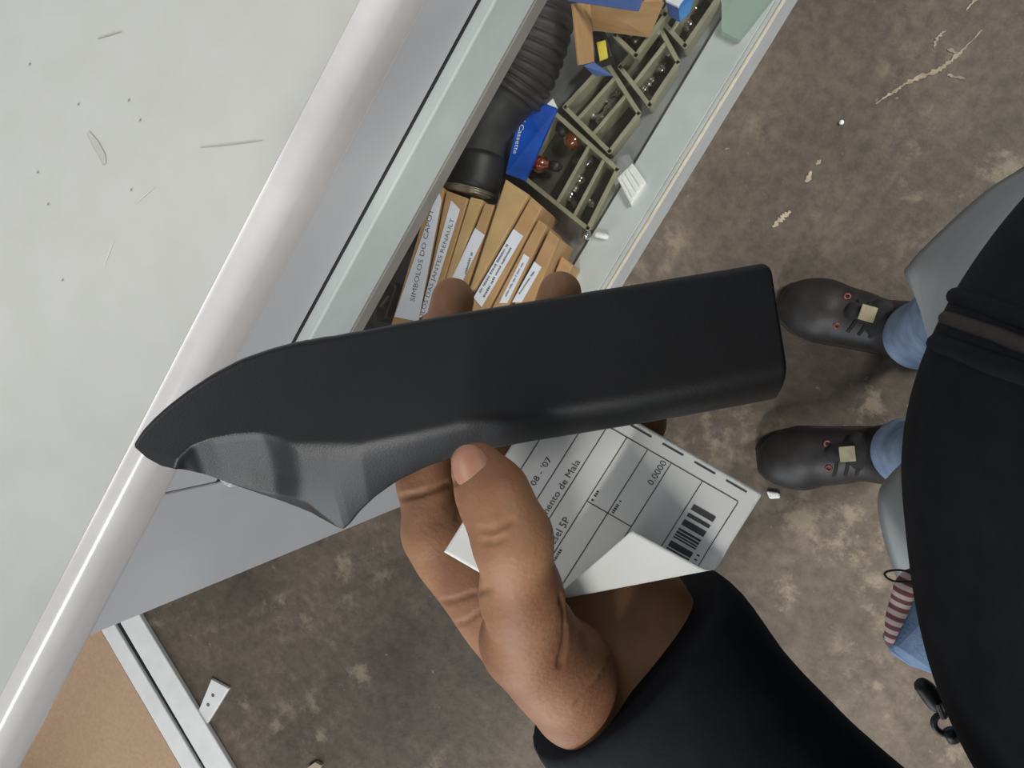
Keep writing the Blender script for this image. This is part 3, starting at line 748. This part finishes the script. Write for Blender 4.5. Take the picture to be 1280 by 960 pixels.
# fingers
chain([(540, 660, .360, 13.5), (530, 600, .361, 12), (536, 525, .3575, 11), (551, 440, .3545, 10.2), (566, 374, .338, 9.4)], .006)
chain([(612, 640, .364, 13), (650, 515, .3585, 11), (681, 428, .3555, 10), (700, 366, .337, 9.4)], .006)
chain([(685, 635, .368, 12.5), (735, 520, .362, 10.5), (758, 452, .360, 9.5), (774, 415, .352, 9)], .006)
chain([(752, 650, .372, 11.5), (790, 568, .366, 9.5), (806, 530, .358, 8.5), (812, 505, .350, 8)], .006)
from mathutils.bvhtree import BVHTree
h0v, h0f = sdf_mesh(hand, 0.003, 0.008)
hb = BVHTree.FromPolygons([tuple(p) for p in h0v], [tuple(map(int, q)) for q in h0f])
cuts = []
def crease(pts, r=0.0012, depth=0.0):
    P = []
    for x, y in catmull([np.array(p, float) for p in pts], 5):
        h = hb.ray_cast(Vector(CAM), Vector(ray(x, y)).normalized())
        if h[0] is not None: P.append(np.array(h[0]) + np.array(h[1]) * (r * 0.35 - depth))
    for a, b in zip(P[:-1], P[1:]):
        if np.linalg.norm(a - b) < 0.01: cuts.append((a, b, r, r, 0.0014))
crease([(600, 662), (612, 663), (626, 658), (638, 650)], 0.0008); crease([(602, 677), (618, 677), (632, 671)], 0.0006)
crease([(500, 622), (522, 618), (550, 609), (578, 597)], 0.0013)
crease([(700, 830), (706, 800), (706, 770), (700, 745)], 0.0016)
crease([(612, 735), (590, 742), (566, 750), (548, 752)], 0.001); crease([(605, 760), (585, 775), (570, 780)], 0.0008)
crease([(720, 880), (745, 850), (768, 812), (775, 775)], 0.0006)
HV, HF = sdf_mesh(hand, 0.0010, 0.008, cuts)
# rest of the body (coarse, under the clothes)
CB = pz(1500, 600, 0.98) * [1, 1, 0] + np.array([0.03, 0.025, 0])                       # torso axis on the floor
Fw = -(pz(1180, 420, 0.98) - pz(1050, 400, 0.98)); Fw[2] = 0; Fw /= np.linalg.norm(Fw)     # facing direction
Rt = np.array([Fw[1], -Fw[0], 0])
def B(f, r, z): return CB + Fw * f + Rt * r + np.array([0, 0, z])
ank = [pz(1146, 420, 0.10), pz(1130, 563, 0.10)]
hipz = 0.88
hip = [B(-0.05, 0.08, hipz), B(-0.05, -0.08, hipz)]
knee = [pz(1290, 350, 0.5), pz(1290, 585, 0.5)]
elbowL = J(1020, 1090, .378); shL = B(-0.03, -0.19, 1.38); shR = B(-0.03, 0.19, 1.38)
elbowR = B(0.0, 0.27, 1.12); wrR = B(0.13, 0.13, 1.43)
armL = B(-0.02, -0.30, 1.12)
body = [(B(-.05, -.06, .92), B(-.05, .06, .92), .09, .09), (B(-.04, -.05, 1.05), B(-.04, .05, 1.05), .085, .085), (B(-.05, -.06, 1.26), B(-.05, .06, 1.26), .08, .08),
        (B(-.04, -.1, 1.36), B(-.04, .1, 1.36), .055, .055), (B(-.03, 0, 1.40), B(-.02, 0, 1.55), .06, .055),
        (B(-.02, 0, 1.66), B(-.03, 0, 1.70), .085, .092), (B(.03, 0, 1.585), B(0, 0, 1.63), .045, .07), (B(.06, 0, 1.655), B(.085, 0, 1.625), .010, .016),
        (B(-.03, .083, 1.66), B(-.03, .083, 1.63), .016, .012), (B(-.03, -.083, 1.66), B(-.03, -.083, 1.63), .016, .012),
        (shL, armL, .045, .04), (armL, elbowL, .04, .036), (shR, elbowR, .045, .038), (elbowR, wrR, .04, .028), (wrR, B(.17, .09, 1.47), .028, .02)]
for i in range(4): body.append((B(.165, .10 - .012 * i, 1.465 + .018 * i), B(.20, .065 - .01 * i, 1.475 + .018 * i), .0095, .008))
body.append((B(.15, .10, 1.45), B(.185, .10, 1.43), .011, .009))
for i in range(2): body += [(hip[i], knee[i], .085, .06), (knee[i], ank[i] + Fw * 0, .056, .04)]
BV, BF = sdf_mesh(body, 0.008, 0.025)
V = np.concatenate([HV, BV]); Fc = np.concatenate([HF, BF + len(HV)])
per = obj('person', V, Fc, skin, None, True, label='person in a black jacket and jeans holding a charcoal trim piece', category='person')
# nails
nail_m = mat('fingernail', (170, 124, 102), 0.38, (160, 112, 90), 60, spec=0.5)
def nail(c, ax, nrm, ln, wd, name='thumbnail'):
    ax = ax / np.linalg.norm(ax); nrm = nrm - (nrm @ ax) * ax; nrm /= np.linalg.norm(nrm); sd = np.cross(ax, nrm)
    V, Fc, a, b = [], [], 12, 12
    for i in range(a + 1):
        for j in range(b + 1):
            u, v = 2 * i / a - 1, 2 * j / b - 1
            uu = u * math.sqrt(1 - v * v * 0.45); vv = v * math.sqrt(1 - u * u * 0.40)
            V.append(c + ax * uu * ln + sd * vv * wd + nrm * (-0.0030 * vv * vv - 0.0014 * uu * uu + 0.0006 * (1 if abs(u) < 1 and abs(v) < 1 else -1)))
    for i in range(a):
        for j in range(b): Fc.append((i * (b + 1) + j, i * (b + 1) + j + 1, (i + 1) * (b + 1) + j + 1, (i + 1) * (b + 1) + j))
    return obj(name, V, Fc, nail_m, per, True)
hit_ = BVHTree.FromPolygons([tuple(p) for p in HV], [tuple(map(int, q)) for q in HF]).ray_cast(Vector(CAM), Vector(ray(588, 588)).normalized())
axn = J(597, 586, .279) - J(622, 640, .2745)
nn = np.array(hit_[1]) * 0.75 + (-M[:, 2]) * 0.35; nn /= np.linalg.norm(nn)
nail(np.array(hit_[0]) + nn * 0.0010, axn, nn, 0.0092, 0.0068)
# hair and face
hair_m = mat('dark_hair', (34, 26, 22), 0.6, (46, 36, 30), 80)
hv, hf = sdf_mesh([(B(-.045, 0, 1.70), B(-.05, 0, 1.72), .092, .094), (B(-.08, 0, 1.64), B(-.07, 0, 1.68), .06, .08)], 0.008, 0.02)
obj('hair', hv, hf, hair_m, per, True)
for s in (-1, 1):
    ev, ef = lathe(B(.055, .032 * s, 1.665), Fw, [(0, .004), (.003, .010), (.008, .010), (.012, .003)], 12)
    obj('eye', ev, ef, mat('eye_white', (220, 216, 208), 0.3, (60, 40, 30), 90), per, True)
obj('mouth', *bar(B(.070, -.02, 1.588), B(.070, .02, 1.588), Fw * .004, (0, 0, .004)), mat('lips', (150, 88, 80), 0.5, (140, 78, 72), 60), per)

# jacket
jk_m = mat('black_jacket', (25, 27, 33), 0.8, (20, 22, 27), 60, bump=0.15, bscale=700, spec=0.16)
sl_m = jk_m
jp = []
tc_ = [pz(1490, 430, .98) - Fw * .045, pz(1478, 590, .98) - Fw * .034, pz(1530, 790, .98) - Fw * .030]; rr = [.128, .140, .140]
for c, r in zip(tc_, rr):
    jp.append((np.array([*c[:2], .90]) - Fw * .055, np.array([*c[:2], .98]), r * .72, r))
    jp.append((np.array([*c[:2], .98]), np.array([*c[:2], 1.22]) - Fw * .035, r, r * .86))
jp += [(B(-.05, -.07, 1.26), B(-.05, .07, 1.26), .112, .112), (B(-.05, -.09, 1.08), B(-.05, .07, 1.08), .12, .12), (B(-.04, -.13, 1.34), B(-.04, .13, 1.34), .085, .085), (shL, B(-.02, -.30, 1.12), .075, .07), (B(-.02, -.30, 1.12), elbowL + (elbowL - J(930, 985, .376)) * .3, .07, .062)]
jp += [(shR, elbowR, .07, .06), (elbowR, wrR, .058, .045)]
# left sleeve down to the cuff
jp += [(elbowL + (elbowL - J(930, 985, .376)) * .3, J(935, 1020, .378), .062, .060), (J(935, 1020, .378), J(808, 850, .378), .060, .0635)]
cutc = [(J(700, 745, .376), J(758, 798, .376), .058, .058)]
jv, jf = sdf_mesh(jp, 0.006, 0.03)
# trim the cuff flat: drop the part of the sleeve beyond the cuff plane
cn = J(700, 728, .376) - J(900, 945, .376); cn /= np.linalg.norm(cn)
c0 = J(781, 822, .376)
dist = (jv - c0) @ cn
near = np.linalg.norm(jv - c0, axis=1) < 0.16
over = near & (dist > 0)
jv[over] -= np.outer(dist[over], cn)
jk = obj('jacket', jv, jf, jk_m, per, True)
# front zip with its two padded ridges
def front(x, y0, z0, z1, off, n=14):
    return None
def ray_hit(V, Fq, o, d):
    from mathutils.bvhtree import BVHTree
    return None
from mathutils.bvhtree import BVHTree
bvh = BVHTree.FromPolygons([tuple(p) for p in jv], [tuple(map(int, q)) for q in jf])
def on_jacket(x, y):
    h = bvh.ray_cast(Vector(CAM), Vector(ray(x, y)).normalized()); return None if h[0] is None else (np.array(h[0]), np.array(h[1]))
def ridge(pts, r, m, name):
    P = []
    for x, y in pts:
        h = on_jacket(x, y)
        if h is not None: P.append(h[0] - h[1] * r * 0.25)
    if len(P) > 2:
        P = catmull(P, 4); obj(name, *tube(P, r, 12), m, jk, True)
ridge([(1192, 369), (1200, 372), (1225, 378), (1250, 388), (1278, 398), (1300, 406)], .0045, jk_m, 'placket_ridge')
ridge([(1168, 428), (1180, 432), (1205, 440), (1235, 452), (1265, 462), (1298, 472)], .0050, jk_m, 'placket_ridge')
ridge([(1180, 397), (1192, 400), (1215, 408), (1240, 416), (1270, 428), (1298, 438)], .0036, mat('zip_tape', (54, 48, 44), 0.7, (42, 38, 36), 80), 'zip_tape')

# long grey work coat open at the front (hem round the knees)
gr_m = mat('grey_cotton', (166, 170, 171), 0.9, (156, 160, 161), 14, bump=0.3, bscale=900)
hem = [(1420, 130), (1330, 165), (1282, 206), (1230, 240), (1172, 292), (1136, 330), (1131, 346), (1150, 385), (1172, 440), (1185, 500), (1160, 545), (1108, 598), (1097, 625), (1103, 668), (1122, 725), (1165, 800), (1230, 860)]
zh = 0.52
HP = [pz(x, y, zh) for x, y in hem]
rings = []
tcx = CB
for k in range(9):
    t = k / 8; z = zh + (0.93 - zh) * t; R = []
    for i, p in enumerate(HP):
        ang = math.radians(115 - 230 * i / (len(HP) - 1))
        q = B(0, 0, 0) + Fw * (0.125 * math.cos(ang)) + Rt * (0.20 * math.sin(ang))
        s_ = t ** 0.8
        R.append(np.array([p[0] * (1 - s_) + q[0] * s_, p[1] * (1 - s_) + q[1] * s_, z]))
    rings.append(catmull(R, 4))
nr = len(rings[0]); V = [p for r in rings for p in r]
Fc = [(k * nr + i, k * nr + i + 1, (k + 1) * nr + i + 1, (k + 1) * nr + i) for k in range(8) for i in range(nr - 1)]
co = obj('work_coat', V, Fc, gr_m, per, True)
md = co.modifiers.new('s', 'SOLIDIFY'); md.thickness = 0.004

# jeans
dn_m = mat('blue_denim', (128, 146, 170), 0.85, (96, 114, 140), 26, bump=0.4, bscale=500)
tp = []
for i in range(2):
    a = ank[i]
    tp += [(a + np.array([0, 0, -.015]), a + np.array([0, 0, .03]), .046, .047), (a + np.array([0, 0, .03]), knee[i], .047, .066), (knee[i], hip[i], .075, .10)]
tp.append((hip[0], hip[1], .105, .105))
jv2, jf2 = sdf_mesh(tp, 0.006, 0.02)
obj('jeans', jv2, jf2, dn_m, per, True)
# turned-out pocket with striped lining at the left hip
def stripes():
    m = bpy.data.materials.new('striped_lining'); m.use_nodes = True; nt = m.node_tree; b = nt.nodes['Principled BSDF']; b.inputs['Roughness'].default_value = 0.85
    tc = nt.nodes.new('ShaderNodeTexCoord'); mp = nt.nodes.new('ShaderNodeMapping')
    ax = pz(1112, 790, .86) - pz(1134, 730, .86)
    mp.inputs['Rotation'].default_value = (0, 0, -math.atan2(ax[1], ax[0])); nt.links.new(tc.outputs['Object'], mp.inputs['Vector'])
    wv = nt.nodes.new('ShaderNodeTexWave'); wv.inputs['Scale'].default_value = 46; wv.inputs['Distortion'].default_value = 0.6; nt.links.new(mp.outputs[0], wv.inputs['Vector'])
    r = nt.nodes.new('ShaderNodeValToRGB'); r.color_ramp.interpolation = 'LINEAR'
    r.color_ramp.elements[0].position = 0.42; r.color_ramp.elements[1].position = 0.58
    r.color_ramp.elements[0].color = (*s2l((120, 66, 66)), 1); r.color_ramp.elements[1].color = (*s2l((206, 182, 176)), 1)
    nt.links.new(wv.outputs['Fac'], r.inputs['Fac']); nt.links.new(r.outputs[0], b.inputs['Base Color']); return m
zp = .86
lp = catmull([pz(1150, 722, zp + .01), pz(1134, 732, zp + .012), pz(1126, 752, zp), pz(1117, 778, zp - .005), pz(1111, 805, zp - .012)], 6)
obj('pocket_lining', *tube(lp, [0.006, 0.0072, 0.0078, 0.008, .0078, .0074, .0072, .007, .0068, .0066, .0066, .0065, .0064, .0063, .0062, .006, .0058, .0056, .0052, .0048, .0044, .004, .0035, .003, .002][:len(lp)], 14), stripes(), per, True)
pk = [(1150, 735), (1132, 770), (1115, 806), (1112, 818), (1135, 832), (1175, 848), (1200, 800), (1190, 740)]
Tt = [pz(x, y, zp - .012 - .02 * (i in (4, 5))) for i, (x, y) in enumerate(pk)]
po = fixn(obj('jeans_pocket', *prism(Tt, [p - np.array([0, 0, .03]) for p in Tt]), mat('pale_denim', (120, 142, 172), 0.85, (96, 120, 152), 60, bump=0.5, bscale=500), per)); bevel(po, 0.004, 3)
# cord loop and zip pull below the jacket
cl = catmull([pz(1150, 720, .88), pz(1128, 713, .88), pz(1110, 714, .88), pz(1106, 719, .88), pz(1116, 726, .88), pz(1140, 727, .88), pz(1156, 722, .88)], 6)
obj('cord_loop', *tube(cl, 0.0007, 8), black_m, per, True)
kf = catmull([pz(1147, 852, .9), pz(1158, 862, .9), pz(1170, 878, .9), pz(1178, 886, .9)], 5)
zpull = obj('zip_pull', *tube(kf, [.003, .0042, .0047, .005, .0052, .0054, .0055, .0056, .0056, .0055, .0054, .0053, .005, .0045, .004, .0035][:len(kf)], 12), black_m, per, True)
obj('metal_link', *tube([pz(1173, 880, .905), pz(1180, 898, .905)], .0018, 8), brass, zpull)
rg = [pz(1183, 905, .9) + 0.0065 * (math.cos(a) * np.array([1, 0, 0]) + math.sin(a) * np.array([0, 1, 0.2])) for a in np.linspace(0, 2 * math.pi, 20)]
obj('ring', *tube(rg, .002, 8, False), black_m, zpull, True)
obj('pull_base', *tube([pz(1186, 912, .9), pz(1194, 926, .9)], .004, 10), black_m, zpull, True)

# shoes
sh_m = mat('dark_leather', (40, 37, 36), 0.5, (28, 26, 25), 30, bump=0.2, bscale=300, spec=0.4)
sole_m = mat('rubber_sole', (34, 32, 31), 0.8, (28, 26, 25), 60)
felt_m = mat('black_padding', (24, 24, 24), 0.9, (32, 32, 32), 80)
tag_m = mat('tan_tag', (158, 148, 122), 0.8, (140, 130, 104), 80)
red_m = mat('red_eyelet', (126, 66, 50), 0.4, (106, 54, 42), 80)
def shoe(toe, heel, tagpx, eye):
    A_, H_ = pz(*toe, .05), pz(*heel, .05); d = H_ - A_; d[2] = 0; d /= np.linalg.norm(d); n = np.array([-d[1], d[0], 0]); z = np.array([0, 0, 1.])
    L = 0.30
    P = lambda u, s, h: A_ * [1, 1, 0] + d * u + n * s + z * h
    pr = [(P(.050, 0, .045), P(.075, 0, .05), .044, .045), (P(.075, -.012, .045), P(.13, -.006, .055), .038, .036), (P(.075, .012, .045), P(.13, .008, .055), .038, .036),
          (P(.13, 0, .06), P(.20, 0, .08), .038, .042), (P(.19, 0, .045), P(.255, 0, .05), .036, .036), (P(.20, 0, .08), P(.225, 0, .14), .042, .046)]
    v, f = sdf_mesh(pr, 0.004, 0.02); v[:, 2] = np.maximum(v[:, 2], 0.012)
    o = obj('shoe', v, f, sh_m, per, True)
    so = [(.006, .020), (.016, .034), (.04, .046), (.08, .052), (.14, .045), (.2, .04), (.25, .04), (.28, .033), (.293, .018)]
    lp_ = [P(u, s_, .022) for u, s_ in so] + [P(u, -s_, .022) for u, s_ in reversed(so)]
    bevel(fixn(obj('sole', *prism(lp_, [p * [1, 1, 0] for p in lp_]), sole_m, o)), 0.004)
    bv = BVHTree.FromPolygons([tuple(p) for p in v], [tuple(map(int, q)) for q in f])
    def hit(x, y, up_=0.0):
        h = bv.ray_cast(Vector(CAM), Vector(ray(x, y)).normalized())
        return None if h[0] is None else np.array(h[0]) + np.array(h[1]) * up_
    c = hit(*tagpx, .004)
    if c is None: c = pz(*tagpx, .12)
    t = obj('tongue', *sdf_mesh([(c + d * .03 - z * .008, c - d * .016 - z * .012, .018, .015), (c + d * .02 + n * .015 - z * .01, c + d * .02 - n * .015 - z * .01, .016, .016)], .003, .01), felt_m, o, True)
    bevel(fixn(obj('tongue_tag', *bar(c - d * .011 + z * .0085, c + d * .012 + z * .009, n * .012, z * .002), tag_m, t)), .001)
    for ex_, ey_ in eye:
        e = hit(ex_, ey_, .001)
        if e is None: continue
        R_ = [e + .0042 * (math.cos(a) * d + math.sin(a) * n) for a in np.linspace(0, 2 * math.pi, 14)]
        obj('eyelet', *tube(R_, .0016, 8, False), red_m, o, True)
    for k in range(3):
        u = .118 + .016 * k
        pts = []
        for s_ in np.linspace(-.026, .026, 9):
            h = bv.ray_cast(Vector(P(u + .005 * math.cos(s_ * 60), s_, .3)), Vector((0, 0, -1)))
            if h[0] is not None: pts.append(np.array(h[0]) + [0, 0, .001])
        if len(pts) > 3: obj('lace', *tube(pts, .0028, 8), felt_m, o, True)
shoe((970, 372), (1122, 414), (1083, 393), [(1046, 407), (1059, 371)])
shoe((942, 578), (1100, 566), (1058, 567), [(1034, 555), (1036, 585)])

# ------------------------------------------------------------------ the phone that takes the picture, held above the scene
ph = thing('smartphone', 'black smartphone held flat above the trim piece', 'phone', CAM + M[:, 0] * .06 - M[:, 2] * .012)
def slab(x0, x1, y0, y1, z0, z1): 
    q = [(x0, y0), (x1, y0), (x1, y1), (x0, y1)]
    return prism([CAM + M[:, 0] * a + M[:, 1] * b - M[:, 2] * z1 for a, b in q], [CAM + M[:, 0] * a + M[:, 1] * b - M[:, 2] * z0 for a, b in q])
bevel(fixn(obj('phone_body', *slab(-.022, .135, -.022, .052, .006, .0140), black_m, ph)), .003, 3)
fixn(obj('phone_screen', *slab(-.018, .131, -.018, .048, .0141, .0146), mat('screen_glass', (18, 18, 20), 0.1, (22, 22, 24), 30), ph))
